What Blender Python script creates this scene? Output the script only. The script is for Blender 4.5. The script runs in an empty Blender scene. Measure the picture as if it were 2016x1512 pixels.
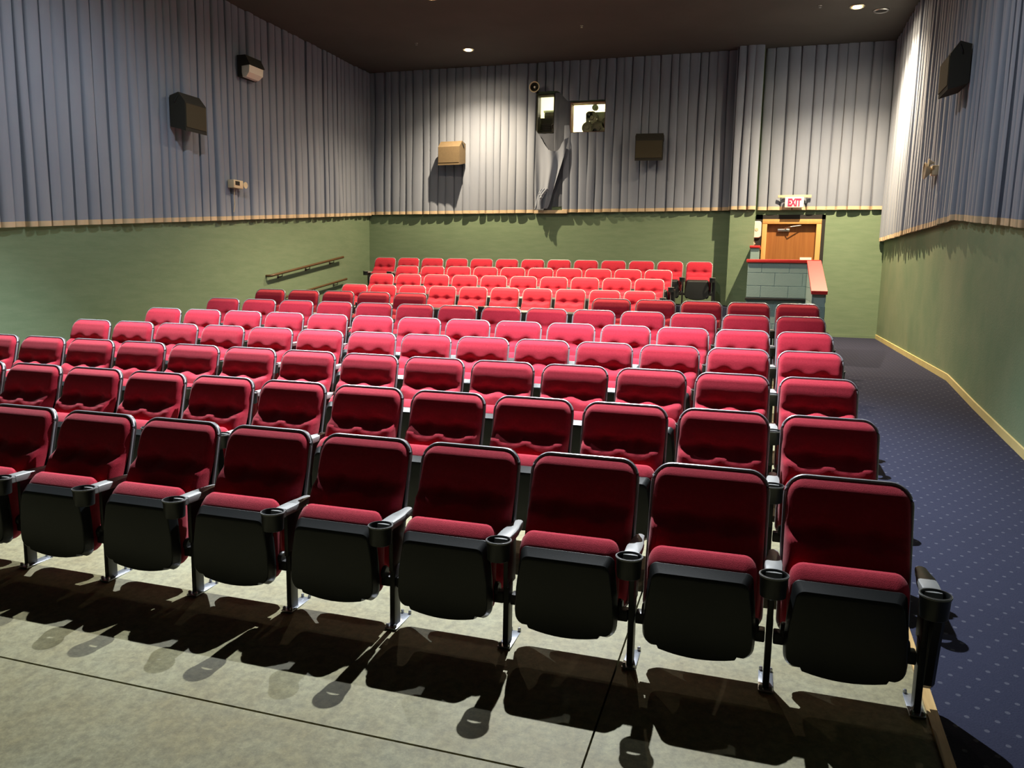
import bpy, bmesh, math, random
from mathutils import Vector, Matrix
random.seed(7)
S = bpy.context.scene
COL = S.collection
R = math.radians
# ---------------------------------------------------------------- camera
CAMZ = 1.68
cd = bpy.data.cameras.new('camera'); cam = bpy.data.objects.new('camera', cd); COL.objects.link(cam)
cd.sensor_width = 36.0; cd.lens = 36.0 * 1561.68 / 2016.0; cd.clip_start = 0.05
_p, _y, _r = R(8.1754), R(17.4954), R(1.0321)
fw = Vector((-math.sin(_y)*math.cos(_p), math.cos(_y)*math.cos(_p), -math.sin(_p)))
rt = Vector((math.cos(_y), math.sin(_y), 0)); up = rt.cross(fw)
rt2 = rt*math.cos(_r) + up*math.sin(_r); up2 = up*math.cos(_r) - rt*math.sin(_r)
M = Matrix((rt2, up2, -fw)).transposed().to_4x4(); M.translation = (0, 0, CAMZ)
cam.matrix_world = M
S.camera = cam
# ---------------------------------------------------------------- world, exposure
w = bpy.data.worlds.new('world'); S.world = w; w.use_nodes = True
w.node_tree.nodes['Background'].inputs[0].default_value = (0.02, 0.022, 0.026, 1)
w.node_tree.nodes['Background'].inputs[1].default_value = 0.3
S.view_settings.view_transform = 'Standard'; S.view_settings.look = 'None'
S.view_settings.gamma = 1.0; S.view_settings.use_curve_mapping = False
S.view_settings.exposure = 0.0
# lamp table: x, y, lit, watts, colour, label
COOL = (0.93, 0.97, 1.0); WARM = (1.0, 0.76, 0.48)
LAMPS = [
 (-5.4, 7.4, 1, 4000, COOL, 'lit recessed ceiling downlight above the left middle rows'),
 (-1.6, 7.4, 1, 4200, COOL, 'lit recessed ceiling downlight above the right middle rows'),
 (-5.25, 12.1, 1, 2500, WARM, 'glowing ceiling downlight at the top edge above the rear block'),
 (-2.3, 11.7, 1, 2000, WARM, 'warm ceiling downlight above the right of the rear block'),
 (-5.744, 15.03, 1, 1250, WARM, 'glowing amber ceiling downlight near the back curtain'),
 (1.106, 14.181, 1, 2300, WARM, 'glowing amber ceiling downlight above the aisle door'),
 (1.487, 14.48, 0, 0, WARM, 'unlit ceiling downlight with a glinting rim beside the lit aisle lamp'),
]
# ---------------------------------------------------------------- geometry helpers
class MB:
    def __init__(s): s.v = []; s.f = []
    def add(s, vs, fs):
        n = len(s.v); s.v += [tuple(v) for v in vs]; s.f += [tuple(i+n for i in f) for f in fs]; return s
    def box(s, x0, x1, y0, y1, z0, z1):
        return s.add([(x0,y0,z0),(x1,y0,z0),(x1,y1,z0),(x0,y1,z0),(x0,y0,z1),(x1,y0,z1),(x1,y1,z1),(x0,y1,z1)],
              [(0,3,2,1),(4,5,6,7),(0,1,5,4),(1,2,6,5),(2,3,7,6),(3,0,4,7)])
    def bbox(s, x0, x1, y0, y1, z0, z1, b=.01):
        # box with chamfered edges
        bm = bmesh.new(); bmesh.ops.create_cube(bm, size=1)
        for v in bm.verts: v.co = Vector(((x0+x1)/2+v.co.x*(x1-x0), (y0+y1)/2+v.co.y*(y1-y0), (z0+z1)/2+v.co.z*(z1-z0)))
        bmesh.ops.bevel(bm, geom=list(bm.edges), offset=b, segments=2, affect='EDGES', profile=.5)
        bm.verts.ensure_lookup_table()
        s.add([v.co[:] for v in bm.verts], [[v.index for v in f.verts] for f in bm.faces]); bm.free(); return s
    def loft(s, rings, caps=True, closed=True):
        n = len(rings[0]); vs = [p for r in rings for p in r]; fs = []
        for a in range(len(rings)-1):
            for i in range(n if closed else n-1):
                j = (i+1) % n; fs.append((a*n+i, a*n+j, (a+1)*n+j, (a+1)*n+i))
        if caps: fs.append(tuple(range(n-1, -1, -1))); fs.append(tuple((len(rings)-1)*n+i for i in range(n)))
        return s.add(vs, fs)
    def prism(s, pts, axis, a, b):
        # pts polygon in the plane normal to axis
        def put(p, t):
            return (t,p[0],p[1]) if axis=='x' else (p[0],t,p[1]) if axis=='y' else (p[0],p[1],t)
        return s.loft([[put(p,a) for p in pts],[put(p,b) for p in pts]])
    def lathe(s, prof, c, axis='z', n=20, caps=True):
        rings = []
        for r, h in prof:
            ring = []
            for i in range(n):
                a = 2*math.pi*i/n; p, q = r*math.cos(a), r*math.sin(a)
                ring.append((c[0]+p,c[1]+q,c[2]+h) if axis=='z' else (c[0]+p,c[1]+h,c[2]+q) if axis=='y' else (c[0]+h,c[1]+p,c[2]+q))
            rings.append(ring)
        return s.loft(rings, caps)
    def tube(s, pts, r, n=8, closed=False):
        pts = [Vector(p) for p in pts]; rings = []; m = len(pts)
        for i, p in enumerate(pts):
            t = (pts[(i+1)%m]-pts[i-1]) if closed else (pts[min(i+1,m-1)]-pts[max(i-1,0)])
            t.normalize(); a = t.cross(Vector((0,0,1)) if abs(t.z)<.9 else Vector((0,1,0))).normalized(); b = t.cross(a)
            rings.append([tuple(p+a*r*math.cos(2*math.pi*k/n)+b*r*math.sin(2*math.pi*k/n)) for k in range(n)])
        if closed: rings.append(rings[0]); return s.loft(rings, False)
        return s.loft(rings)
    def mesh(s, name, mat, smooth=True, angle=40):
        me = bpy.data.meshes.new(name); me.from_pydata(s.v, [], s.f); 
        bm = bmesh.new(); bm.from_mesh(me)
        bmesh.ops.remove_doubles(bm, verts=bm.verts, dist=1e-5)
        bmesh.ops.recalc_face_normals(bm, faces=bm.faces); 
        if smooth:
            for f in bm.faces: f.smooth = True
            for e in bm.edges:
                if len(e.link_faces)==2 and e.calc_face_angle(0) > R(angle): e.smooth = False
        bm.to_mesh(me); bm.free(); me.materials.append(mat); return me
    def build(s, name, mat, parent=None, smooth=True, angle=40):
        return link(name, s.mesh(name, mat, smooth, angle), parent)
def link(name, me, parent=None, loc=None):
    o = bpy.data.objects.new(name, me); COL.objects.link(o)
    if parent: o.parent = parent
    if loc: o.location = loc
    return o
def tag(o, label, cat, group=None):
    o['label'] = label; o['category'] = cat
    if group: o['group'] = group
    return o
def thing(name, label, cat, loc=(0,0,0), rz=0, group=None):
    o = bpy.data.objects.new(name, None); COL.objects.link(o); o.location = loc; o.rotation_euler = (0,0,rz)
    o.empty_display_size = .1
    return tag(o, label, cat, group)
def struct(o): o['kind'] = 'structure'; return o
# ---------------------------------------------------------------- materials
def mat(name, col, rough=.6, metal=0, noise=None, bump=0, bscale=200, emit=None, col2=None, nscale=(8,8,8), spec=.5, sheen=0, wave=None):
    m = bpy.data.materials.new(name); m.use_nodes = True; nt = m.node_tree; b = nt.nodes['Principled BSDF']
    b.inputs['Base Color'].default_value = (*col,1); b.inputs['Roughness'].default_value = rough; b.inputs['Metallic'].default_value = metal
    b.inputs['Specular IOR Level'].default_value = spec
    if sheen: b.inputs['Sheen Weight'].default_value = sheen; b.inputs['Sheen Roughness'].default_value = .5
    if emit: b.inputs['Emission Color'].default_value = (*emit[0],1); b.inputs['Emission Strength'].default_value = emit[1]
    tc = nt.nodes.new('ShaderNodeTexCoord')
    if col2:
        mp = nt.nodes.new('ShaderNodeMapping'); mp.inputs['Scale'].default_value = nscale; nt.links.new(tc.outputs['Object'], mp.inputs[0])
        n = nt.nodes.new('ShaderNodeTexNoise'); n.inputs['Scale'].default_value = 1; n.inputs['Detail'].default_value = 6; n.inputs['Roughness'].default_value = .6
        nt.links.new(mp.outputs[0], n.inputs['Vector'])
        cr = nt.nodes.new('ShaderNodeValToRGB'); cr.color_ramp.elements[0].position = .35; cr.color_ramp.elements[1].position = .65
        cr.color_ramp.elements[0].color = (*col,1); cr.color_ramp.elements[1].color = (*col2,1)
        nt.links.new(n.outputs['Fac'], cr.inputs[0]); nt.links.new(cr.outputs[0], b.inputs['Base Color'])
    if bump:
        n = nt.nodes.new('ShaderNodeTexNoise'); n.inputs['Scale'].default_value = bscale; n.inputs['Detail'].default_value = 3
        nt.links.new(tc.outputs['Object'], n.inputs['Vector'])
        bp = nt.nodes.new('ShaderNodeBump'); bp.inputs['Strength'].default_value = bump; bp.inputs['Distance'].default_value = .01
        nt.links.new(n.outputs['Fac'], bp.inputs['Height']); nt.links.new(bp.outputs[0], b.inputs['Normal'])
    return m
M_RED = mat('red_upholstery', (.38,.016,.037), .9, bump=.25, bscale=350, col2=(.44,.02,.045), nscale=(60,60,60), spec=.15, sheen=.15)
M_PLASTIC = mat('black_plastic', (.015,.018,.019), .38, bump=.08, bscale=500)
M_ARM = mat('grey_armrest_plastic', (.27,.28,.28), .45, bump=.06, bscale=400)
M_RIM = mat('grey_back_rim', (.40,.40,.44), .35, metal=.3)
M_POST = mat('black_steel', (.03,.03,.03), .45, metal=.3)
M_FOOT = mat('zinc_foot_plate', (.42,.45,.5), .3, metal=.9)
M_CURT = mat('slate_blue_curtain', (.20,.235,.31), .9, col2=(.235,.27,.34), nscale=(1.2,1.2,.5), spec=.1, bump=.1, bscale=120, sheen=.1)
M_BACKING_SHADED = mat('shaded_backing_cloth', (.075,.09,.125), .9, col2=(.09,.105,.14), nscale=(3,3,3), bump=.1, bscale=120)  # exposed backing, colour darkened to include the shadow around the ports
M_HEM = mat('tan_hem', (.50,.40,.27), .85, col2=(.58,.47,.33), nscale=(4,4,4), spec=.1)
M_GREEN = mat('green_wall_covering', (.155,.225,.145), .9, col2=(.18,.25,.165), nscale=(2.5,2.5,14), bump=.15, bscale=60, spec=.1)
M_GREENR = mat('green_wall_covering_worn', (.165,.235,.15), .9, col2=(.22,.27,.175), nscale=(1.2,1.2,1.1), bump=.15, bscale=60, spec=.1)
M_CEIL = mat('black_ceiling', (.07,.07,.066), .9, col2=(.08,.08,.075), nscale=(1,1,1), spec=.2)
M_BLACK = mat('matt_black', (.012,.012,.012), .8)
M_DARKBOX = mat('dark_speaker_cloth', (.030,.030,.026), .85, bump=.2, bscale=600, spec=.2)
M_BROWNBOX = mat('brown_speaker_cloth', (.10,.072,.038), .85, col2=(.115,.084,.045), nscale=(20,20,20), bump=.2, bscale=600)
M_DARKBRN = mat('dark_brown_speaker_cloth', (.045,.038,.02), .85, bump=.2, bscale=600)
M_TEAL = mat('teal_block_paint', (.25,.36,.35), .55, col2=(.27,.38,.37), nscale=(6,6,6), bump=.25, bscale=70)
M_MORTAR = mat('teal_mortar_paint', (.33,.45,.44), .6, bump=.2, bscale=80)
M_REDP = mat('red_cap_paint', (.55,.03,.03), .4, col2=(.60,.035,.032), nscale=(5,5,5))
M_WOOD = mat('oak_door', (.23,.085,.018), .45, col2=(.29,.115,.028), nscale=(22,22,1.2))
M_FRAME = mat('tan_door_frame', (.50,.27,.085), .5, col2=(.55,.31,.10), nscale=(20,20,2))
M_RAIL = mat('brown_handrail', (.07,.04,.016), .4, col2=(.09,.05,.02), nscale=(30,3,30))
M_BEIGE = mat('beige_plastic', (.62,.52,.36), .5, bump=.03)
M_WHITE = mat('white_plastic', (.75,.73,.66), .5, bump=.03)
M_CREAM = mat('cream_base', (.58,.48,.20), .6, col2=(.64,.54,.25), nscale=(3,3,3))
M_STRIPW = mat('wood_edge_strip', (.42,.27,.10), .4, col2=(.55,.38,.16), nscale=(40,2,40))
M_CHROME = mat('brushed_metal', (.6,.6,.58), .3, metal=1)
M_BOOTH = mat('cream_booth_wall', (.80,.76,.58), .8, col2=(.82,.78,.6), nscale=(2,2,2))
M_PROJ = mat('grey_projector_metal', (.06,.055,.045), .4, metal=.5, col2=(.10,.09,.07), nscale=(12,12,12))
M_LENS = mat('clear_plastic_lens', (.75,.72,.65), .25)
M_EXIT = mat('exit_sign_face', (.85,.74,.62), .5, emit=((1,.75,.6), .25))
M_EXITR = mat('exit_letter_red', (.75,.02,.08), .5, emit=((.9,.02,.08), .35))
M_BULB = mat('glowing_bulb', (1,.9,.7), .5, emit=((1,.78,.48), 45))
M_REFL = mat('lamp_reflector', (.8,.7,.5), .2, metal=.8)
def glass():
    m = bpy.data.materials.new('window_glass'); m.use_nodes = True; nt = m.node_tree; nt.nodes.remove(nt.nodes['Principled BSDF'])
    t = nt.nodes.new('ShaderNodeBsdfTransparent'); g = nt.nodes.new('ShaderNodeBsdfGlossy'); g.inputs['Roughness'].default_value = .02
    x = nt.nodes.new('ShaderNodeMixShader'); x.inputs[0].default_value = .06
    nt.links.new(t.outputs[0], x.inputs[1]); nt.links.new(g.outputs[0], x.inputs[2]); nt.links.new(x.outputs[0], nt.nodes['Material Output'].inputs[0]); return m
M_GLASS = glass()
def concrete():
    m = mat('worn_concrete', (.29,.27,.19), .6, spec=.35); nt = m.node_tree; b = nt.nodes['Principled BSDF']; L = nt.links.new
    tc = nt.nodes.new('ShaderNodeTexCoord')
    def noise(sc, det, ro=.6):
        n = nt.nodes.new('ShaderNodeTexNoise'); n.inputs['Scale'].default_value = sc; n.inputs['Detail'].default_value = det; n.inputs['Roughness'].default_value = ro
        L(tc.outputs['Object'], n.inputs['Vector']); return n
    def ramp(n, a, b_, c0, c1):
        r = nt.nodes.new('ShaderNodeValToRGB'); r.color_ramp.elements[0].position = a; r.color_ramp.elements[1].position = b_
        r.color_ramp.elements[0].color = (*c0,1); r.color_ramp.elements[1].color = (*c1,1); L(n.outputs['Fac'], r.inputs[0]); return r
    def mix(a, b_, mode, f):
        x = nt.nodes.new('ShaderNodeMixRGB'); x.blend_type = mode; x.inputs[0].default_value = f; L(a.outputs[0], x.inputs[1]); L(b_.outputs[0], x.inputs[2]); return x
    r1 = ramp(noise(1.8, 8, .65), .35, .68, (.205,.18,.092), (.25,.25,.16))
    r2 = ramp(noise(26, 8, .75), .36, .62, (.55,.54,.52), (1.15,1.15,1.1))
    r3 = ramp(noise(110, 3), .62, .72, (1,1,1), (1.7,1.7,1.5))
    r4 = ramp(noise(5, 3), .70, .76, (1,1,1), (.55,.53,.5))
    c = mix(mix(mix(r1, r2, 'MULTIPLY', .75), r3, 'MULTIPLY', .45), r4, 'MULTIPLY', .6); L(c.outputs[0], b.inputs['Base Color'])
    bp = nt.nodes.new('ShaderNodeBump'); bp.inputs['Strength'].default_value = .3; bp.inputs['Distance'].default_value = .004
    L(noise(30, 8, .7).outputs['Fac'], bp.inputs['Height']); L(bp.outputs[0], b.inputs['Normal'])
    return m
M_CONC = concrete()
def carpet():
    m = mat('navy_dotted_carpet', (.016,.02,.045), .95, spec=.1); nt = m.node_tree; b = nt.nodes['Principled BSDF']; L = nt.links.new
    tc = nt.nodes.new('ShaderNodeTexCoord'); sp = nt.nodes.new('ShaderNodeSeparateXYZ'); L(tc.outputs['Object'], sp.inputs[0])
    def mth(op, a, b_=None):
        n = nt.nodes.new('ShaderNodeMath'); n.operation = op
        for i, q in enumerate((a, b_)):
            if q is None: continue
            if isinstance(q, (int,float)): n.inputs[i].default_value = q
            else: L(q, n.inputs[i])
        return n.outputs[0]
    v = mth('DIVIDE', sp.outputs['Y'], .075); fl = mth('FLOOR', v); off = mth('MULTIPLY', fl, .5)
    u = mth('ADD', mth('DIVIDE', sp.outputs['X'], .105), off)
    fx = mth('MULTIPLY', mth('SUBTRACT', mth('FRACT', u), .5), .105); fy = mth('MULTIPLY', mth('SUBTRACT', mth('FRACT', v), .5), .075)
    d = mth('SQRT', mth('ADD', mth('MULTIPLY', fx, fx), mth('MULTIPLY', fy, fy)))
    dot = mth('LESS_THAN', d, .0095)
    n = nt.nodes.new('ShaderNodeTexNoise'); n.inputs['Scale'].default_value = 150; L(tc.outputs['Object'], n.inputs['Vector'])
    r = nt.nodes.new('ShaderNodeValToRGB'); r.color_ramp.elements[0].color = (.019,.023,.046,1); r.color_ramp.elements[1].color = (.034,.037,.065,1); L(n.outputs['Fac'], r.inputs[0])
    x = nt.nodes.new('ShaderNodeMixRGB'); L(dot, x.inputs[0]); L(r.outputs[0], x.inputs[1]); x.inputs[2].default_value = (.07,.075,.105,1)
    L(x.outputs[0], b.inputs['Base Color'])
    bp = nt.nodes.new('ShaderNodeBump'); bp.inputs['Strength'].default_value = .4; bp.inputs['Distance'].default_value = .005
    L(n.outputs['Fac'], bp.inputs['Height']); L(bp.outputs[0], b.inputs['Normal']); return m
M_CARPET = carpet()
# ---------------------------------------------------------------- room dimensions
XL, XR, YB, YF, ZC = -8.587, 2.04, 16.35, -3.0, 5.88
PROF = [(-3.1,-.43),(3.245,0),(4.334,.072),(5.426,.152),(6.543,.229),(7.633,.311),(8.749,.400),(9.821,.500),(10.06,.52),(16.4,.52)]
def floor_z(y):
    for (a,za),(b,zb) in zip(PROF, PROF[1:]):
        if y <= b: return za+(zb-za)*(y-a)/(b-a)
    return PROF[-1][1]
def slab(x0, x1, y0, y1, th=.15, dz=0):
    ys = [y0]+[p[0] for p in PROF if y0 < p[0] < y1]+[y1]
    mb = MB(); rings = [[(x0,y,floor_z(y)+dz),(x1,y,floor_z(y)+dz),(x1,y,floor_z(y)-th),(x0,y,floor_z(y)-th)] for y in ys]
    return mb.loft(rings)
XA = .735   # concrete / carpet border
YJ = 2.468  # joint across the front
fl = struct(slab(XL-.1, XR+.1, -3.1, 16.4, .1, -.16).build('floor', M_BLACK, smooth=False)); fl['label'] = 'concrete floor cut by saw joints under the front rows'
for (x0,x1,y0,y1) in ((XL,-.519,YJ+.005,10.0),(-.511,XA-.04,YJ+.005,10.0),(XL,-.519,YF,YJ-.005),(-.511,XA-.04,YF,YJ-.005)):
    slab(x0,x1,y0,y1,.15).build('concrete_slab', M_CONC, fl, smooth=False)
fa = struct(slab(XA, XR+.1, YF, 16.36, .15).build('floor_aisle', M_CARPET, smooth=False))
fc = struct(slab(XL, XA, 10.0, 16.36, .15).build('floor_cross_aisle', M_CARPET, smooth=False))
tr = struct(slab(XA-.04, XA, 1.0, 9.9, .10, .012).build('trim_1', M_STRIPW, smooth=False)); tr['label'] = 'worn wooden edge strip between concrete and carpet'
# stepped platforms of the rear block
RISE = [(11.95,.545),(13.06,.731),(14.18,.889),(15.28,1.064)]
for i,(y,z) in enumerate(RISE):
    y1 = RISE[i+1][0] if i < 3 else YB
    struct(MB().box(XL,-.36,y,y1,.45,z).build('floor_step', M_CARPET, smooth=False))
# walls
def wall_grid(xs, zs, holes, y0, y1):
    mb = MB()
    for a,b in zip(xs,xs[1:]):
        for c,d in zip(zs,zs[1:]):
            m = ((a+b)/2,(c+d)/2)
            if any(h[0]<m[0]<h[1] and h[2]<m[1]<h[3] for h in holes): continue
            mb.box(a,b,y0,y1,c,d)
    return mb
PORT1 = (-4.71,-4.35,4.49,5.26); PORT2 = (-4.005,-3.285,4.478,5.07); DOORH = (-.055,.855,.5,2.66)
wb = struct(wall_grid([XL-.1,PORT1[0],PORT1[1],PORT2[0],PORT2[1],DOORH[0],DOORH[1],XR+.15],[.3,2.66,PORT2[2],PORT1[2],PORT2[3],PORT1[3],ZC],[PORT1,PORT2,DOORH],YB,YB+.2).build('wall_back', M_GREEN, smooth=False))
struct(MB().box(XL-.2,XL,YF,YB,-.6,ZC).build('wall_left', M_GREEN, smooth=False))
mb = MB().box(XR,XR+.15,YF,YB,-.6,ZC)
struct(mb.build('wall_right', M_GREENR, smooth=False))
struct(MB().box(XL-.2,XR+.15,YF-.2,YF,-.6,ZC).build('wall_front', M_BLACK, smooth=False))
struct(MB().box(XL-.2,XR+.15,YF-.2,YB+.2,ZC,ZC+.15).build('ceiling', M_CEIL, smooth=False))
struct(slab(XR-.018, XR, YF, YB, -.075, 0).build('baseboard_right', M_CREAM, smooth=False))
struct(MB().box(XA+.4,XR-.018,YB-.012,YB,.52,.57).build('baseboard_back', M_GREEN, smooth=False))
PX0, PX1, PY = -.735, -.275, 16.06
struct(MB().box(PX0,PX1,PY,YB,.5,ZC).build('wall_pilaster', M_GREEN, smooth=False))
# ---------------------------------------------------------------- curtains
def curtain(name, label, p0, p1, ztop, zbot, nrm, group=None, hem=True, pitch=.185, depth=.075, seed=1, sag=.02):
    """pleated cloth along p0->p1, standing off along nrm; zbot(t), ztop(t) functions of the run in metres"""
    rd = random.Random(seed); L = math.hypot(p1[0]-p0[0], p1[1]-p0[1]); ux, uy = (p1[0]-p0[0])/L, (p1[1]-p0[1])/L
    prof = [(0,0),(.025,.50),(.06,.82),(.14,.97),(.38,1.0),(.66,.93),(.86,.78),(.94,.60),(.975,.3)]
    cols = []; s = 0
    n = max(1, round(L/pitch)); wts = [1+rd.uniform(-.22,.22) for _ in range(n)]; tot = sum(wts)
    for k in range(n):
        wd = L*wts[k]/tot; dp = depth*rd.uniform(.6,1.1); sl = rd.uniform(-.045,.045); fl_ = rd.uniform(.0,1); sk = rd.uniform(-.06,.06)
        for (a,d) in prof: cols.append((s+min(.985,max(0,a+(sk if .05<a<.9 else 0)))*wd, d*dp, sl if 0 < a else 0, fl_, k))
        s += wd
    cols.append((L,0,0,0,n))
    NZ = 9; drift = [0]*(n+1)
    for k in range(1,n): drift[k] = rd.uniform(-.012,.012)
    def pos(c, h, z):
        s_, d, sl, f_, k = c
        ss = s_ + drift[k]*(h-.5)*2 + sag*math.sin(h*5+f_*6)*.25*(1 if d else 0)
        ss = min(max(ss,0),L)
        dd = .012 + d*(.75+.35*(1-h)) + .006*math.sin(h*7+f_*9)
        return (p0[0]+ux*ss+nrm[0]*dd, p0[1]+uy*ss+nrm[1]*dd, z)
    HH = .065
    def rows(hs, fz): 
        vs = []; 
        for h in hs: vs += [pos(c,h,fz(c,h)) for c in cols]
        m = len(cols); return vs, [(a*m+i,a*m+i+1,(a+1)*m+i+1,(a+1)*m+i) for a in range(len(hs)-1) for i in range(m-1)]
    zb = lambda c: zbot(c[0])+(HH if hem else 0); zt = lambda c: ztop(c[0])
    vs, fs = rows([i/NZ for i in range(NZ+1)], lambda c,h: zb(c)+(zt(c)-zb(c))*h)
    o = MB().add(vs, fs).build(name, M_CURT, angle=50); tag(o, label, 'curtain', group)
    if hem:
        m = len(cols); vs = []
        for c in cols:
            p = pos(c,0,0); vs.append((p[0],p[1],zbot(c[0])))
        vs += [pos(c,0,zb(c)) for c in cols]
        MB().add(vs, [(i,i+1,m+i+1,m+i) for i in range(m-1)]).build('hem_band', M_HEM, o, angle=50)
    return o
ZT = ZC-.005
G = 'pleated wall curtains'
zleft = lambda y: 2.065+.0842*(y-7.19)
curtain('wall_curtain','slate blue pleated curtain covering the upper left wall',(XL,3.0),(XL,YB-.02),lambda s:ZT,lambda s:zleft(3.0+s),(1,0),G,seed=3)
zr = lambda y: 2.325 if y > 10.14 else 2.325-.0886*(10.14-y)
curtain('wall_curtain','slate blue pleated curtain covering the upper right wall over the aisle',(XR,3.0),(XR,YB-.02),lambda s:ZT,lambda s:zr(3.0+s),(-1,0),G,seed=5,pitch=.16)
zbk = lambda x: 2.845+.0070*(x+8.587)
curtain('wall_curtain','slate blue pleated curtain on the back wall left of the projection ports',(XL+.02,YB),(PORT1[0]-.02,YB),lambda s:ZT,lambda s:zbk(XL+s),(0,-1),G,seed=8)
curtain('wall_curtain','slate blue pleated curtain on the back wall right of the projection ports',(PORT2[1]+.01,YB),(PX0-.005,YB),lambda s:ZT,lambda s:zbk(PORT2[1]+s),(0,-1),G,seed=9)
curtain('wall_curtain','short slate blue pleated curtain above the projection ports',(PORT1[0],YB),(PORT2[1],YB),lambda s:ZT,lambda s:5.30 if s<.45 else 5.30-.21*min(1,(s-.45)/.2),(0,-1),G,hem=False,seed=10)
curtain('wall_curtain','slate blue pleated curtain hanging below the wider projection port',(PORT2[0]-.12,YB),(PORT2[1],YB),lambda s:PORT2[2]-.01 if s>.12 else 4.62,lambda s:zbk(-4.0),(0,-1),G,seed=11,depth=.085)
curtain('wall_curtain','narrow slate blue curtain wrapped on the pilaster beside the door',(PX0,PY),(PX1,PY),lambda s:ZT,lambda s:2.895,(0,-1),G,seed=12,pitch=.15)
curtain('wall_curtain','slate blue pleated curtain above the wooden door behind the exit sign',(PX1+.02,YB),(XR-.06,YB),lambda s:ZT,lambda s:2.905,(0,-1),G,seed=13,pitch=.20)
# return side of the pilaster
curtain('wall_curtain','slim strip of slate blue curtain on the shaded side of the pilaster',(PX0,YB),(PX0,PY),lambda s:ZT,lambda s:2.895,(-1,0),G,seed=14,pitch=.15,depth=.03)
# flat cloth and torn drape between the ports
def torn():
    o = thing('torn_curtain','torn slate blue curtain piece drooping below the small projection port','curtain',(0,0,0),0,G)
    rd = random.Random(4)
    mb = MB(); 
    # flat backing cloth beside the small port, shadow put into its colour
    xs = [PORT1[1]+.004+.337*i/8 for i in range(9)]; zs = [3.0+2.28*i/10 for i in range(11)]
    mb.loft([[(x,YB-.012-.018*math.sin(i*1.9)**2-.01*math.sin(z*3+i),z) for i,x in enumerate(xs)] for z in zs], False, False)
    xs2 = [PORT1[0]+.36*i/6 for i in range(7)]
    mb.loft([[(x,YB-.012-.012*math.sin(i*2)**2,z) for i,x in enumerate(xs2)] for z in (2.9,3.6,4.2,4.48)], False, False)
    mb.build('backing_cloth', M_BACKING_SHADED, o)
    # drooping fold gathered towards a knot near the hem
    NZ, NX = 26, 40; vs = []
    for a in range(NZ+1):
        h = a/NZ; z = 2.95+1.42*h
        wl = -4.70+.02*(1-h); wr = -4.42+.40*h**.75 - .03*math.sin(h*6)
        for b in range(NX+1):
            t = b/NX; x = wl+(wr-wl)*t
            fold = .055*math.sin(t*math.pi*(3.2+1.2*h)+h*2.3)+.03*math.sin(t*17+h*5)
            zz = z - (.34*math.sin(t*math.pi)**1.3*h**3) + .16*(1-t)*h**4 + .05*rd.uniform(-.2,.2)*h
            vs.append((x, YB-.10-.06*(1-h)-fold*(.5+.5*h), zz))
    m = NX+1
    MB().add(vs,[(a*m+i,a*m+i+1,(a+1)*m+i+1,(a+1)*m+i) for a in range(NZ) for i in range(NX)]).build('drooping_cloth', M_CURT, o, angle=80)
    mb = MB()
    for k in range(3):
        pts = [(-4.66+.10*k*.5+.16*t*t+.02*math.sin(t*5+k), YB-.20-.02*k, 2.93+.42*t) for t in [i/8 for i in range(9)]]
        mb.tube(pts, .018+.006*k)
    mb.build('gathered_end', M_CURT, o)
    MB().box(PORT1[0],PORT2[0],YB-.10,YB-.02,2.86,2.925).build('hem_band', M_HEM, o, smooth=False)
torn()
# ---------------------------------------------------------------- ceiling lamps
def spot(name, loc, parent, power, colr, ang=104, blend=1.0, rad=.03, target=None):
    l = bpy.data.lights.new(name, 'SPOT'); l.energy = power; l.color = colr; l.spot_size = R(ang); l.spot_blend = blend; l.shadow_soft_size = rad
    o = bpy.data.objects.new(name, l); COL.objects.link(o); o.location = loc; o.parent = parent
    if target: o.rotation_euler = (Vector(target)-Vector(loc)).to_track_quat('-Z','Y').to_euler()
    return o
for (x,y,on,pw,c,lab) in LAMPS:
    o = thing('ceiling_downlight', lab, 'ceiling light', (x,y,ZC), 0, 'recessed ceiling downlights')
    MB().lathe([(.085,-.001),(.118,-.001),(.118,-.012),(.105,-.020),(.088,-.016),(.085,-.001)],(0,0,0),n=28,caps=False).build('trim_ring', M_REFL if on else M_CHROME, o)
    MB().lathe([(.085,-.002),(.06,-.0015),(.001,-.001)],(0,0,0),n=24).build('reflector', M_REFL if on else M_BLACK, o)
    if on:
        MB().lathe([(.001,-.034),(.03,-.031),(.052,-.02),(.058,-.006),(.05,-.003)],(0,0,0),n=20).build('bulb', M_BULB, o)
        sp = spot('downlight', (0,0,-.05), o, pw*1.25, c, 132 if y > 14 else 104 if y > 8 else 84)
        if y < 8: sp.rotation_euler = (R(-13),0,0)   # front lamps are aimed towards the screen
        spot('downlight_spill', (0,0,-.06), o, pw*.07, c, 172, .6)
for (x,y) in ((-6.55,14.41),(-3.30,14.10),(.55,14.0)):
    o = MB().lathe([(.03,0),(.03,-.006),(.012,-.01),(.012,-.03),(.022,-.034),(.001,-.036)],(x,y,ZC),n=12).build('sprinkler_head', M_CHROME)
    tag(o,'small metal sprinkler head on the dark ceiling '+('nearest the left wall' if x<-6 else 'near the middle' if x<-1 else 'above the door side'),'sprinkler','ceiling sprinkler heads')
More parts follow.
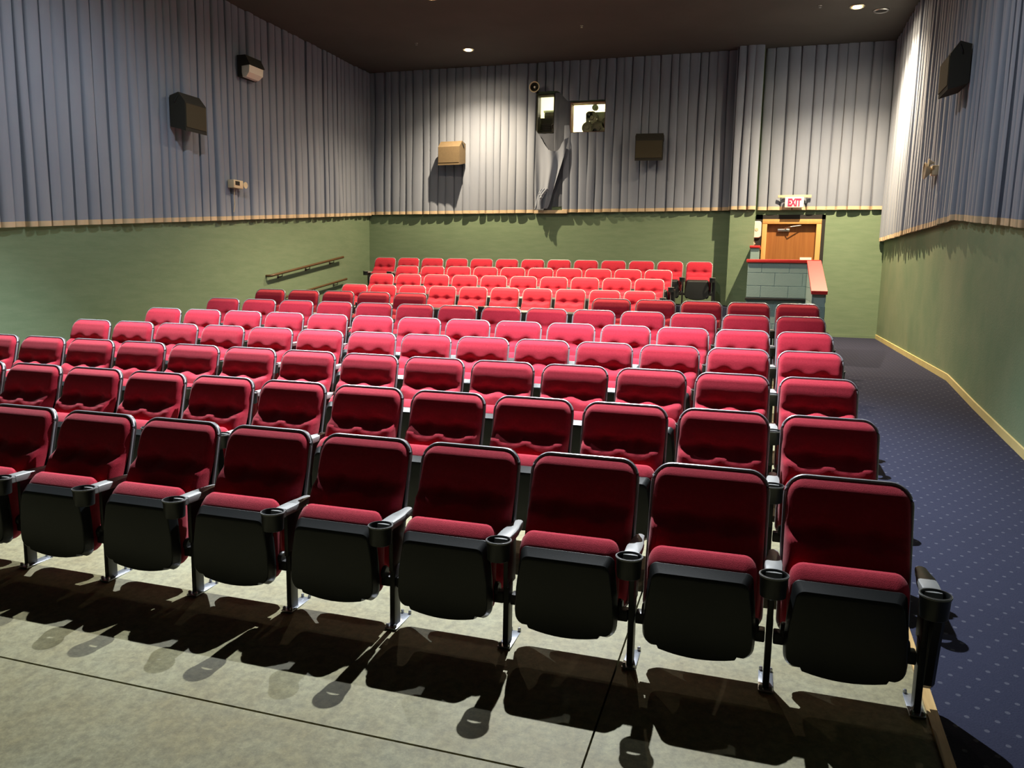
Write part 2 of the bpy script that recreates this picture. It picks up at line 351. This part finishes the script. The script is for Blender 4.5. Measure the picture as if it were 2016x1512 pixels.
# ---------------------------------------------------------------- theatre seat parts (local origin: floor, seat centre, post line)
SEATW = .56; HT = .839
def yplane(z): return .283-(HT-z)*.42 if z > .5 else .1406-(.5-z)*.05
def half(z, hw, top, r, bot, rb):
    if z > top-r: return hw-(r-math.sqrt(max(0,r*r-(z-(top-r))**2)))
    if z < bot+rb: return hw-(rb-math.sqrt(max(0,rb*rb-((bot+rb)-z)**2)))
    return hw
def interp(tab, z):
    for (a,va),(b,vb) in zip(tab,tab[1:]):
        if a <= z <= b:
            t = (z-a)/(b-a); t = t*t*(3-2*t); return va+(vb-va)*t
    return tab[0][1] if z < tab[0][0] else tab[-1][1]
PADP = [(.20,.030),(.30,.060),(.42,.080),(.53,.090),(.598,.084),(.630,.040),(.644,.038),(.672,.050),(.745,.054),(.79,.050),(.832,.030)]
def back_pad():
    top, bot = .832, .20; NZ, NX = 40, 32; vs = []
    zs = [bot+(top-bot)*(1-(1-i/NZ)**1.25) for i in range(NZ+1)]
    for z in zs:
        w = half(z, .241, top, .078, bot, .05)
        for k in range(NX+1):
            t = -1+2*k/NX; t = math.copysign(abs(t)**.85, t); x = t*w
            g = sum(math.exp(-((x-s)/.05)**2-((z-.64)/.038)**2) for s in (-.10,.10))
            wv = sum(math.exp(-((x-s)/.06)**2) for s in (-.10,.10))
            zz = z + .020*wv*math.exp(-((z-.60)/.04)**2)
            p = interp(PADP, zz) - .030*g
            dtop = min(1,max(0,(top-z)/.035)); edge = min(1,(1-abs(t))*w/.035); e = min(1, edge)
            rnd = math.sqrt(max(0,1-(1-e)**2))*math.sqrt(max(0,1-(1-dtop)**2))
            y = yplane(z) - (.012+ (p-.012)*rnd)
            vs.append((x,y,z))
    m = NX+1; fs = [(a*m+i,a*m+i+1,(a+1)*m+i+1,(a+1)*m+i) for a in range(NZ) for i in range(NX)]
    # close to the shell plane
    ring = list(range(m))+[a*m+NX for a in range(1,NZ+1)]+[NZ*m+i for i in range(NX-1,-1,-1)]+[a*m for a in range(NZ-1,0,-1)]
    n0 = len(vs); vs += [(vs[i][0],yplane(vs[i][2])+.004,vs[i][2]) for i in ring]
    L = len(ring)
    for i in range(L): fs.append((ring[i],n0+i,n0+(i+1)%L,ring[(i+1)%L]))
    return MB().add(vs, fs).mesh('backrest_pad', M_RED, angle=70)
def outline(hw, top, r, bot, rb, n=7):
    pts = []
    for cx,cz,a0,rr in ((hw-r,top-r,0,r),(-hw+r,top-r,90,r),(-hw+rb,bot+rb,180,rb),(hw-rb,bot+rb,270,rb)):
        for i in range(n):
            a = R(a0+90*i/(n-1)); pts.append((cx+rr*math.cos(a), cz+rr*math.sin(a)))
    return pts
def back_shell():
    rings = []
    for off,gr in ((-.012,0),(.008,0),(.026,-.012),(.032,-.03)):
        rings.append([(x,yplane(z)+off,z) for x,z in outline(.250+gr,HT+gr,.084,.19-gr,.05)])
    return MB().loft(rings).mesh('back_shell', M_PLASTIC)
def back_rim():
    pts = [(x,yplane(z)-.010,z) for x,z in outline(.2465,HT-.004,.082,.20,.05,9)]
    # open loop: sides and top only
    return MB().tube(pts, .0075, 8, True).mesh('rim', M_RIM)
def seat_cushion():
    # tipped-up cushion, standing behind its pan
    rings = []
    for y,hw,top,bot in ((-.014,.200,.466,.14),(-.011,.208,.474,.13),(.002,.2155,.489,.12),(.022,.220,.507,.12),(.046,.220,.525,.12),(.064,.217,.529,.125),(.078,.205,.512,.135),(.084,.185,.49,.15)):
        ring = []
        for x,z in outline(hw,top,.05,bot,.06,8):
            zz = z - .010*(x/.22)**2*(1 if z > .4 else 0); ring.append((x,y,zz))
        rings.append(ring)
    return MB().loft(rings).mesh('seat_cushion', M_RED, angle=75)
def pan_outline(top, hw_t, g, rc):
    pts = []
    def arc(cx,cz,r,a0,a1,n=6):
        for i in range(n):
            a = R(a0+(a1-a0)*i/(n-1)); pts.append((cx+r*math.cos(a),cz+r*math.sin(a)))
    arc(hw_t-rc,top-rc,rc,0,90); arc(-hw_t+rc,top-rc,rc,90,180)
    pts.append((-.212-g,.30)); pts.append((-.217-g,.20)); arc(-.165,.180-g,.050+g,185,250)
    pts.append((-.160,.133-g)); pts.append((-.154,.120-g))
    for i in range(9):
        x = -.150+.30*i/8; pts.append((x,.099-g+.019*(x/.15)**2))
    pts.append((.154,.120-g)); pts.append((.160,.133-g))
    arc(.165,.180-g,.050+g,290,355); pts.append((.217+g,.20)); pts.append((.212+g,.30))
    return pts
def seat_pan():
    mb = MB(); rings = [[(x,y,z) for x,z in pan_outline(*q)] for y,q in ((-.057,(.428,.186,-.012,.03)),(-.056,(.438,.192,-.003,.034)),(-.052,(.446,.195,.0,.036)),(-.014,(.470,.206,.010,.03)),(-.010,(.473,.207,.010,.03)),(-.002,(.473,.207,.010,.03)))]
    mb.loft(rings)
    return mb.mesh('seat_pan', M_PLASTIC, angle=22)
def hinge(s):
    mb = MB()
    mb.bbox(min(s*.20,s*.264),max(s*.20,s*.264),-.022,.03,.195,.245,.006)
    mb.lathe([(.001,-.012),(.026,-.012),(.031,-.006),(.031,.006),(.026,.012),(.001,.012)],(s*.226,.0,.255),'x',16)
    return mb.mesh('hinge_bracket', M_POST)
def post(s):
    mb = MB(); x = s*.28
    mb.bbox(x-.013,x+.013,-.032,.03,.004,.30,.003).bbox(x-.011,x+.011,-.045,.075,.28,.50,.004)
    return mb.mesh('post', M_POST, angle=25)
def foot(s):
    mb = MB(); x = s*.28
    mb.bbox(x-.030,x+.030,-.055,.14,.0,.008,.002)
    for yy in (-.043,.12):
        for dx in (-.02,.02): mb.lathe([(.008,.0),(.008,.012),(.004,.016),(.001,.016)],(x+dx,yy,.008),n=8)
    return mb.mesh('foot_plate', M_FOOT, angle=25)
def armrest(s):
    x = s*.28; rings = []
    for z,g in ((.496,-.012),(.500,-.004),(.522,.0),(.532,-.003),(.535,-.010)):
        pl = [(-.034,-.085),(.034,-.085),(.036,-.02),(.034,.04),(.025,.095),(.021,.150),(.008,.166),(-.008,.166),(-.021,.150),(-.025,.095),(-.034,.04),(-.036,-.02)]
        sc = 1+g/.036
        rings.append([(x+a*sc,.035+(b-.035)*(1+g/.13),z) for a,b in pl])
    mb = MB().loft(rings)
    # neck piece that carries the cup, parted by a thin seam
    mb.loft([[(x+a*k,b,z) for a,b in ((-.031,-.118),(.031,-.118),(.034,-.088),(-.034,-.088))] for z,k in ((.497,.9),(.502,1),(.528,1),(.532,.93))])
    return mb.mesh('armrest', M_ARM, angle=28)
def cup(s):
    x = s*.28; c = (x,-.148,0)
    mb = MB().lathe([(.043,.458),(.046,.450),(.0485,.452),(.0525,.525),(.0555,.530),(.0555,.537),(.0535,.540),(.0495,.540),(.048,.535),(.043,.458)],c,n=28,caps=False)
    return mb.mesh('cup_holder', M_PLASTIC, angle=35)
def cup_ring(s):
    return MB().lathe([(.0496,.5395),(.0556,.5385),(.0565,.5345),(.0556,.5315)],(s*.28,-.148,0),n=28,caps=False).mesh('cup_rim', M_ARM)
def end_panel(s):
    x0, x1 = (s*.296, s*.335); pts = [(-.115,.495),(.145,.495),(.150,.46),(.115,.28),(.085,.13),(.07,.10),(.0,.10),(-.02,.12),(-.055,.28),(-.10,.44)]
    rings = [[(x0,a,b) for a,b in pts],[(x1-s*.012,a,b) for a,b in pts],[(x1,.03+(a-.03)*.9,.3+(b-.3)*.95) for a,b in pts]]
    return MB().loft(rings).mesh('end_panel', M_PLASTIC, angle=28)
ME = dict(pad=back_pad(), shell=back_shell(), rim=back_rim(), cush=seat_cushion(), pan=seat_pan())
for s,n in ((1,'r'),(-1,'l')):
    ME['hinge'+n]=hinge(s); ME['post'+n]=post(s); ME['foot'+n]=foot(s); ME['arm'+n]=armrest(s); ME['cup'+n]=cup(s); ME['ring'+n]=cup_ring(s); ME['end'+n]=end_panel(s)
def seat(x, y, z, label, group, left_arm=False, end_r=False, end_l=False, jit=0):
    o = thing('theater_seat', label, 'seat', (x,y,z), 0, group)
    sh = link('back_shell', ME['shell'], o); link('rim', ME['rim'], sh); link('backrest_pad', ME['pad'], o)
    c = link('seat_cushion', ME['cush'], o); p = link('seat_pan', ME['pan'], o)
    for q in (c, p): q.rotation_euler = (jit,0,0); q.location = (0,-.05+.25*jit*.9,.02)   # small differences in how far each seat has tipped up
    for n in ('r','l'): link('hinge_bracket', ME['hinge'+n], o)
    for n in ('r','l') if left_arm else ('r',):
        ps = link('post', ME['post'+n], o); link('foot_plate', ME['foot'+n], ps)
        a = link('armrest', ME['arm'+n], o); cp = link('cup_holder', ME['cup'+n], a); link('cup_rim', ME['ring'+n], a)
        if (n=='r' and end_r) or (n=='l' and end_l): link('end_panel', ME['end'+n], o)
    return o
ORD = ['first','second','third','fourth','fifth','sixth','seventh','eighth','ninth','tenth','eleventh','twelfth','thirteenth','fourteenth']
YROW = [3.553,4.642,5.734,6.851,7.941,9.057,10.129,12.691,13.744,14.872,15.971]
rj = random.Random(11)
for r in range(7):
    y0 = YROW[r]-.308; z0 = floor_z(y0)
    rn = 'front row' if r==0 else ORD[r]+' row from the front'
    for j in range(14):
        if r==6 and 5<=j<=8: continue
        if j==0: lab = f'red theater seat beside the carpeted aisle in the {rn}'
        elif j==13: lab = f'red theater seat at the far left end of the {rn}'
        elif r==6 and j>8: lab = f'red theater seat, {ORD[13-j]} from the left end of the {rn}'
        else: lab = f'red theater seat, {ORD[j]} from the carpeted aisle in the {rn}'
        seat(.377-SEATW*j, y0, z0, lab, f'theater seats in the {rn}', left_arm=(j==13 or (r==6 and j==4)), end_r=(j==0), end_l=(j==13), jit=rj.uniform(-.015,.02))
for r,(xr,n,z0) in enumerate(((-1.889,10,.545),(-1.889,10,.731),(-1.889,10,.889),(-1.249,13,1.064))):
    y0 = YROW[7+r]-.308
    rn = ['lowest row of the rear block','third row from the back','second row from the back','back row against the green wall'][r]
    for j in range(n):
        lab = f'red theater seat, {ORD[j]} from the right in the {rn}'
        seat(xr-SEATW*j, y0, z0, lab, f'theater seats in the {rn}', left_arm=(j==n-1), end_r=(j==0), end_l=False, jit=rj.uniform(-.015,.02))
# ---------------------------------------------------------------- half wall of painted blocks in front of the door
YW, YN, XW0, XW1, XW2 = 13.0, 11.2, -.29, .585, .758
hw = thing('block_half_wall','teal painted block half wall with red caps in front of the door','half wall',(0,0,0))
core = MB().box(XW0+.004,XW1,YW+.006,YW+.19,.52,1.862)
core.prism([(YN+.008,.52),(YW+.19,.52),(YW+.19,1.862),(YW,1.862),(YN+.008,1.442)],'x',XW1+.006,XW2-.006)
core.build('mortar_core', M_MORTAR, hw, smooth=False)
J = .004
def block(x0,x1,y0,y1,z0,z1):
    if x1-x0 < .02 or z1-z0 < .02: return
    MB().bbox(x0+J,x1-J,y0,y1,z0+J,z1-J,.003).build('block', M_TEAL, hw, smooth=False)
courses = [(1.705,1.862,.02),(1.505,1.705,.22),(1.325,1.505,.02),(1.12,1.28,.22),(.92,1.12,.02),(.72,.92,.22),(.52,.72,.02)]
for z0,z1,off in courses:
    xs = [XW0]+[XW0+off+.195+.405*k for k in range(-1,3) if XW0+.03 < XW0+off+.195+.405*k < XW1-.03]+[XW1]
    for a,b in zip(xs,xs[1:]): block(a,b,YW,YW+.02,z0,z1)
# side wall: inner, outer and end faces in courses, cut by the sloping top
def topz(y): return 1.442+(1.862-1.442)*(y-YN)/(YW-YN)
for k,(z0,z1,off) in enumerate(courses):
    ys = [YN]+[YN+(.2 if k%2 else .4)+.4*i for i in range(5) if YN+(.2 if k%2 else .4)+.4*i < YW-.05]+[YW]
    for a,b in zip(ys,ys[1:]):
        t0, t1 = min(z1,topz(a)-.003), min(z1,topz(b)-.003)
        if t1-z0 < .03: continue
        if t0-z0 < .01: a = max(a, YN+(z0+.013-1.442)/(1.862-1.442)*(YW-YN)); t0 = z0+.01
        for xa,xb in ((XW1,XW1+.02),(XW2-.02,XW2)):
            MB().prism([(a+J,z0+J),(b-J,z0+J),(b-J,t1-J),(a+J,t0-J+.001)],'x',xa,xb).build('block', M_TEAL, hw, smooth=False)
    if z1 <= 1.5: block(XW1,XW2,YN,YN+.02,z0,min(z1,1.44))
MB().bbox(XW0-.02,XW2+.012,YW-.03,YW+.22,1.862,1.912,.008).build('red_cap', M_REDP, hw, angle=25)
th = .045; 
pts = [(YN-.03,1.435),(YW-.03,1.865-.008),(YW-.03,1.865-.008+th),(YN-.03,1.435+th)]
MB().prism(pts,'x',XW1-.012,XW2+.015).build('red_cap', M_REDP, hw, smooth=False)
MB().bbox(XW0-.01,XW1-.005,YW-.07,YW+.01,1.282,1.322,.006).build('black_ledge', M_BLACK, hw, angle=25)
ps = thing('wall_post','short pale teal post with a red cap left of the door','post',(-.23,15.3,.52))
MB().bbox(-.075,.075,-.1,1.04,0,1.63,.004).build('post_body', M_TEAL, ps, smooth=False)
MB().bbox(-.092,.092,-.12,1.04,1.63,1.678,.008).build('red_cap', M_REDP, ps, angle=25)
# ---------------------------------------------------------------- door
d1 = bpy.data.objects.new('door_1', None); COL.objects.link(d1); struct(d1); d1['label'] = 'brown oak door in a tan frame with a closer'; d1.location = (.40,YB,.52)
mb = MB().bbox(-.535,-.445,-.05,.16,0,2.124,.006).bbox(.445,.535,-.05,.16,0,2.124,.006).bbox(-.535,.535,-.05,.16,2.125,2.215,.006)
mb.build('door_frame', M_FRAME, d1, angle=25)
MB().bbox(-.444,.444,.055,.10,.01,2.124,.004).build('door_leaf', M_WOOD, d1, smooth=False)
cl = MB().bbox(-.25,-.03,-.005,.055,1.985,2.035,.008).build('door_closer', M_CHROME, d1, angle=25)
MB().tube([(-.12,.0,2.045),(-.02,-.09,2.07),(.17,-.02,2.10)],.009).build('closer_arm', M_CHROME, cl)
MB().box(.19,.40,.050,.0545,1.40,1.50).build('paper_notice', M_WHITE, d1, smooth=False)
MB().lathe([(.001,-.07),(.028,-.065),(.03,-.05),(.012,-.04),(.012,0),(.03,.0)],(.37,.055,1.0),'y',14).build('door_knob', M_CHROME, d1)
MB().box(-.66,-.535,-.02,-.002,0,2.30).box(.535,.60,-.02,-.002,0,2.30).box(-.66,.60,-.02,-.002,2.215,2.30).build('shadow_surround', M_BLACK, d1, smooth=False)  # black strips painted in for the shadow around the door frame
# corridor behind the door leaf is closed: back panel
# exit sign
ex = thing('exit_sign','lit white EXIT sign with red letters above the wooden door','sign',(.415,YB-.20,2.94))
MB().bbox(-.168,.168,-.03,.03,0,.19,.01).build('sign_face', M_EXIT, ex, angle=25)
MB().bbox(-.30,.30,.035,.06,.185,.235,.004).build('mounting_strip', M_HEM, ex, smooth=False)
MB().box(-.03,.03,.03,.17,.08,.12).build('bracket', M_BEIGE, ex, smooth=False)
cu = bpy.data.curves.new('exit_text','FONT'); cu.body = 'EXIT'; cu.size = .185; cu.align_x = 'CENTER'; cu.extrude = .003; cu.offset = .010
to = bpy.data.objects.new('exit_tmp', cu); COL.objects.link(to)
me = bpy.data.meshes.new_from_object(to.evaluated_get(bpy.context.evaluated_depsgraph_get())); bpy.data.objects.remove(to)
me.materials.clear(); me.materials.append(M_EXITR); me.name = 'letters'
lt = link('letters', me, ex, (0,-.032,.03)); lt.rotation_euler = (R(90),0,0); lt.scale = (.62,1,1)
# alarm unit and switch beside the door
o = thing('alarm_unit','rounded white alarm unit on the wall left of the door','alarm unit',(-.235,YB,2.38))
MB().loft([[(x*s,y,z*s+.16) for x,z in outline(.085,.16,.05,-.16,.05)] for y,s in ((0,1),(-.05,1),(-.065,.92))]).build('housing', M_WHITE, o, angle=30)
MB().lathe([(.001,-.012),(.03,-.010),(.034,0)],(0,-.062,.16),'y',14).build('sounder', M_BEIGE, o)
o = thing('light_switch','small white switch plate above the short post','switch',(-.255,YB,2.21))
MB().bbox(-.045,.045,-.012,0,0,.12,.004).build('plate', M_WHITE, o, angle=25); MB().bbox(-.008,.008,-.024,-.01,.045,.075,.002).build('toggle', M_BEIGE, o, smooth=False)
# ---------------------------------------------------------------- handrails on the left wall
def rail(p0, p1, r, label, brs):
    o = thing('handrail', label, 'handrail', (XL,p0[0],p0[1])); dy, dz = p1[0]-p0[0], p1[1]-p0[1]; x = .095
    MB().tube([(.0,0,-.005),(x*.6,0,-.003),(x,.03,.004),(x,.12,.12*dz/dy),(x,dy-.12,dz-.12*dz/dy),(x,dy,dz)],r,10).build('rail', M_RAIL, o)
    for t in brs:
        MB().tube([(x,dy*t,dz*t-r),(x,dy*t,dz*t-.06),(x*.4,dy*t,dz*t-.075),(0,dy*t,dz*t-.075)],.009).lathe([(.03,0),(.03,.006),(.001,.007)],(0,dy*t,dz*t-.075),'x',12).build('wall_bracket', M_POST, o)
rail((12.40,1.50),(14.995,1.887),.024,'upper brown wooden handrail sloping along the green left wall',(.14,.5,.85))
rail((12.60,1.075),(15.13,1.432),.022,'lower dark handrail partly hidden behind the red seats',(.15,.5,.85))
# ---------------------------------------------------------------- loudspeakers and lights on the walls
def speaker(name, label, loc, rz, w, h, d, mfront, mbody, slope=.22, tilt=0):
    """wedge cabinet: local +y into the wall, front at -y with a sloping top"""
    o = thing(name, label, 'speaker', loc, rz, 'wall loudspeakers')
    prof = [(0,-h*.38),(0,h*.42),(-d*.58,h*.5),(-d,h*.5-h*slope*1.15),(-d,-h*.5)]
    MB().prism(prof,'x',-w/2,w/2).build('cabinet', mbody, o, smooth=False)
    MB().loft([[(-w/2+.012,-d*.985-.012,-h*.40),(w/2-.012,-d*.985-.012,-h*.40),(w/2-.012,-d-.010,h*.5-h*slope*1.15-.02),(-w/2+.012,-d-.010,h*.5-h*slope*1.15-.02)],
               [(-w/2+.012,-d*.90,-h*.40),(w/2-.012,-d*.90,-h*.40),(w/2-.012,-d*.90,h*.5-h*slope*1.15-.02),(-w/2+.012,-d*.90,h*.5-h*slope*1.15-.02)]]).build('grille', mfront, o, smooth=False)
    for xa in (-w/2-.012, w/2): MB().prism([(-.09,h*.30),(-d*.6,h*.44),(-d*.6,h*.40),(-.09,h*.22)],'x',xa,xa+.012).build('side_bracket', M_POST, o, smooth=False)
    MB().box(-.06,.06,-.01,.12,-.05,.05).build('wall_mount', M_POST, o, smooth=False)
    return o
speaker('wall_speaker','tan lit loudspeaker on the back curtain left of the ports',(-6.48,16.22,4.09),R(-4),.50,.50,.30,M_BROWNBOX,M_BROWNBOX)
speaker('wall_speaker','dark brown loudspeaker on the back curtain right of the ports',(-2.35,16.22,4.10),R(5),.53,.53,.28,M_DARKBRN,M_DARKBOX)
speaker('wall_speaker','large black loudspeaker on the left wall curtain',(XL+.10,10.22,3.89),R(90),.46,.55,.27,M_DARKBRN,M_DARKBOX)
speaker('wall_speaker','large black loudspeaker high on the right wall curtain',(XR-.10,10.17,3.94),R(-90),.50,.50,.20,M_DARKBRN,M_DARKBOX)
# emergency light on left wall: dark hood over a pale lens
o = thing('wall_pack_light','dark hooded wall light with a pale lens high on the left curtain','wall light',(XL+.09,11.86,4.93),R(90))
MB().prism([(.02,-.17),(.02,.17),(-.14,.17),(-.22,.02),(-.05,.0),(-.05,-.17)],'x',-.21,.21).build('hood', M_DARKBOX, o, smooth=False)
MB().loft([[(-.19,-.05,.0),(.19,-.05,.0),(.19,-.20,.012),(-.19,-.20,.012)],[(-.19,-.05,-.10),(.19,-.05,-.10),(.19,-.19,-.10),(-.19,-.19,-.10)],[(-.17,-.05,-.17),(.17,-.05,-.17),(.17,-.12,-.165),(-.17,-.12,-.165)]]).build('lens', M_LENS, o, smooth=False)
o = thing('emergency_light','small beige emergency light box low on the left curtain','emergency light',(XL+.10,11.45,3.0),R(90))
MB().bbox(-.16,.09,-.10,.02,-.065,.065,.008).build('housing', M_BEIGE, o, angle=25)
MB().bbox(-.12,-.01,-.106,-.098,-.02,.045,.003).build('dark_window', M_DARKBOX, o, smooth=False)
MB().lathe([(.012,.0),(.02,-.03),(.055,-.06),(.055,-.07),(.001,-.066)],(.14,-.04,.0),'y',14).build('lamp_head', M_BEIGE, o)
MB().tube([(-.05,-.03,-.06),(-.055,-.02,-.2),(-.045,-.02,-.32),(-.05,0,-.45)],.006,6).build('cable', M_BEIGE, o)
o = thing('emergency_light','round pale emergency lamp head on the right curtain','emergency light',(XR-.10,11.45,3.02),R(-90))
MB().bbox(-.06,.06,-.03,.04,-.06,.06,.008).build('housing', M_BEIGE, o, angle=25)
MB().lathe([(.02,.0),(.05,-.03),(.10,-.08),(.105,-.09),(.095,-.095)],(.0,-.02,.0),'y',18,caps=False).build('reflector', M_BEIGE, o)
MB().lathe([(.001,-.075),(.022,-.07),(.03,-.04),(.02,-.02)],(.0,-.02,.0),'y',12).build('bulb', M_LENS, o)
MB().lathe([(.012,.0),(.02,-.03),(.05,-.06),(.05,-.07),(.001,-.066)],(.10,-.02,.085),'y',14).build('lamp_head', M_BEIGE, o)
# horn loudspeaker above the small port
o = thing('horn_speaker','round horn loudspeaker above the small projection port','speaker',(-4.71,16.28,5.36),0)
MB().lathe([(.03,0),(.035,-.08),(.05,-.12),(.085,-.17),(.105,-.19),(.108,-.197),(.10,-.198),(.088,-.182)],(0,0,0),'y',24,caps=False).build('horn', M_BEIGE, o)
MB().lathe([(.088,-.182),(.078,-.17),(.04,-.11),(.001,-.10)],(0,0,0),'y',24,caps=False).build('horn_throat', M_DARKBOX, o)
MB().lathe([(.001,-.185),(.018,-.18),(.024,-.15),(.012,-.10)],(0,0,0),'y',12).build('centre_plug', M_WHITE, o)
MB().box(-.02,.02,-.06,.06,-.08,-.02).build('bracket', M_POST, o, smooth=False)
# ---------------------------------------------------------------- projection booth behind the ports
BX0,BX1,BY1,BZ0,BZ1 = -5.6,-2.3,18.9,3.2,5.75
for nm,q in (('wall_booth_back',(BX0-.1,BX1+.1,BY1,BY1+.1,BZ0,BZ1)),('wall_booth_left',(BX0-.1,BX0,YB+.2,BY1,BZ0,BZ1)),('wall_booth_right',(BX1,BX1+.1,YB+.2,BY1,BZ0,BZ1)),('floor_booth',(BX0,BX1,YB+.2,BY1,BZ0-.1,BZ0)),('ceiling_booth',(BX0,BX1,YB+.2,BY1,BZ1,BZ1+.1))):
    struct(MB().box(*q).build(nm, M_BOOTH, smooth=False))
for k,(P,m) in enumerate(((PORT1,M_DARKBOX),(PORT2,mat('brown_port_frame',(.12,.045,.03),.6,col2=(.15,.06,.04),nscale=(9,9,9))))):
    o = bpy.data.objects.new(f'window_{k+1}', None); COL.objects.link(o); struct(o); o.location = ((P[0]+P[1])/2,YB,P[2])
    o['label'] = ['small projection port with a dark frame','wider bright projection port with a brown frame'][k]
    w2, h = (P[1]-P[0])/2, P[3]-P[2]; t = .018
    MB().box(-w2,w2,-.03,.2,h-t,h).box(-w2,-w2+t,-.03,.2,0,h-t).box(w2-t*.4,w2,-.03,.2,0,h-t).box(-w2,w2,-.03,.2,0,t*.4).build('window_frame', m, o, smooth=False)
    MB().box(-w2+t,w2-t*.4,.10,.105,t*.4,h-t).build('pane', M_GLASS, o, smooth=False)
# booth door frame on its rear wall
d2 = bpy.data.objects.new('door_2', None); COL.objects.link(d2); struct(d2); d2['label'] = 'booth door frame seen through the wider port'; d2.location = (-3.55,BY1,BZ0)
M_GREYTRIM = mat('grey_trim',(.30,.30,.24),.5)
MB().box(-.55,-.47,-.04,0,0,2.13).box(.47,.55,-.04,0,0,2.13).box(-.55,.55,-.04,0,2.05,2.13).build('door_frame', M_GREYTRIM, d2, smooth=False)
MB().box(-.47,.47,-.015,-.002,0,2.05).build('door_leaf', M_BOOTH, d2, smooth=False)
# film projector in the wider port
pj = thing('film_projector','dark film projector with round reels inside the wider port','projector',(-3.50,17.0,BZ0+.05))
MB().bbox(-.30,.34,-.15,.45,.95,1.72,.02).build('body', M_PROJ, pj, angle=25)
MB().bbox(-.12,.18,.0,.3,-.05,.96,.02).build('pedestal', M_PROJ, pj, angle=25)
for (a,b,r) in ((-.16,1.60,.13),(-.25,1.40,.12),(-.02,1.38,.15),(.16,1.48,.12),(-.10,1.80,.065),(-.22,1.66,.07)):
    MB().lathe([(.001,-.03),(r*.3,-.03),(r*.34,-.012),(r*.9,-.012),(r,-.02),(r,.03),(.001,.03)],(a,-.17,b),'y',20).build('reel', M_PROJ, pj)
MB().lathe([(.05,0),(.05,-.16),(.06,-.16),(.06,-.2),(.045,-.2),(.04,-.12),(.001,-.12)],(-.06,-.15,1.30),'y',16).build('lens', M_POST, pj)
for (a,b) in ((-.2,1.52),(-.28,1.30),(.27,1.66),(.27,1.5),(-.05,1.56)):
    MB().lathe([(.001,-.04),(.012,-.04),(.014,0)],(a,-.18,b),'y',10).build('knob', M_CHROME, pj)
# digital unit in the small port
pj = thing('video_projector','dark boxy projector with a louvred front inside the small port','projector',(-4.52,16.75,BZ0))
MB().bbox(-.22,.20,-.15,.4,1.28,1.64,.015).build('body', M_DARKBOX, pj, angle=25)
for k in range(5): MB().box(-.17,.03,-.165,-.148,1.36+.035*k,1.38+.035*k).build('louvre', M_POST, pj, smooth=False)
MB().lathe([(.05,0),(.055,-.04),(.045,-.045),(.035,-.01),(.001,-.008)],(.11,-.15,1.46),'y',16).build('lens', M_POST, pj)
MB().bbox(-.12,.12,-.05,.25,0,1.29,.01).build('stand', M_DARKBOX, pj, angle=25)
o = thing('equipment_case','grey and white equipment lying on the small port projector','equipment',(-4.52,16.78,BZ0+1.64))
MB().bbox(-.14,.17,-.10,.22,.0,.13,.03).build('case', M_PROJ, o, angle=25); MB().bbox(-.17,.18,-.05,.3,.13,.18,.02).build('paper_stack', M_WHITE, o, angle=25)
l = bpy.data.lights.new('booth_light','POINT'); l.energy = 240; l.color = (1,.93,.66); l.shadow_soft_size = .15
bo = thing('booth_lamp','lamp inside the projection booth','lamp',(-4.0,17.7,BZ1))
MB().bbox(-.5,.5,-.08,.08,-.05,0,.01).build('fixture', M_WHITE, bo, angle=25)
lo = bpy.data.objects.new('booth_light', l); COL.objects.link(lo); lo.parent = bo; lo.location = (0,0,-.25)
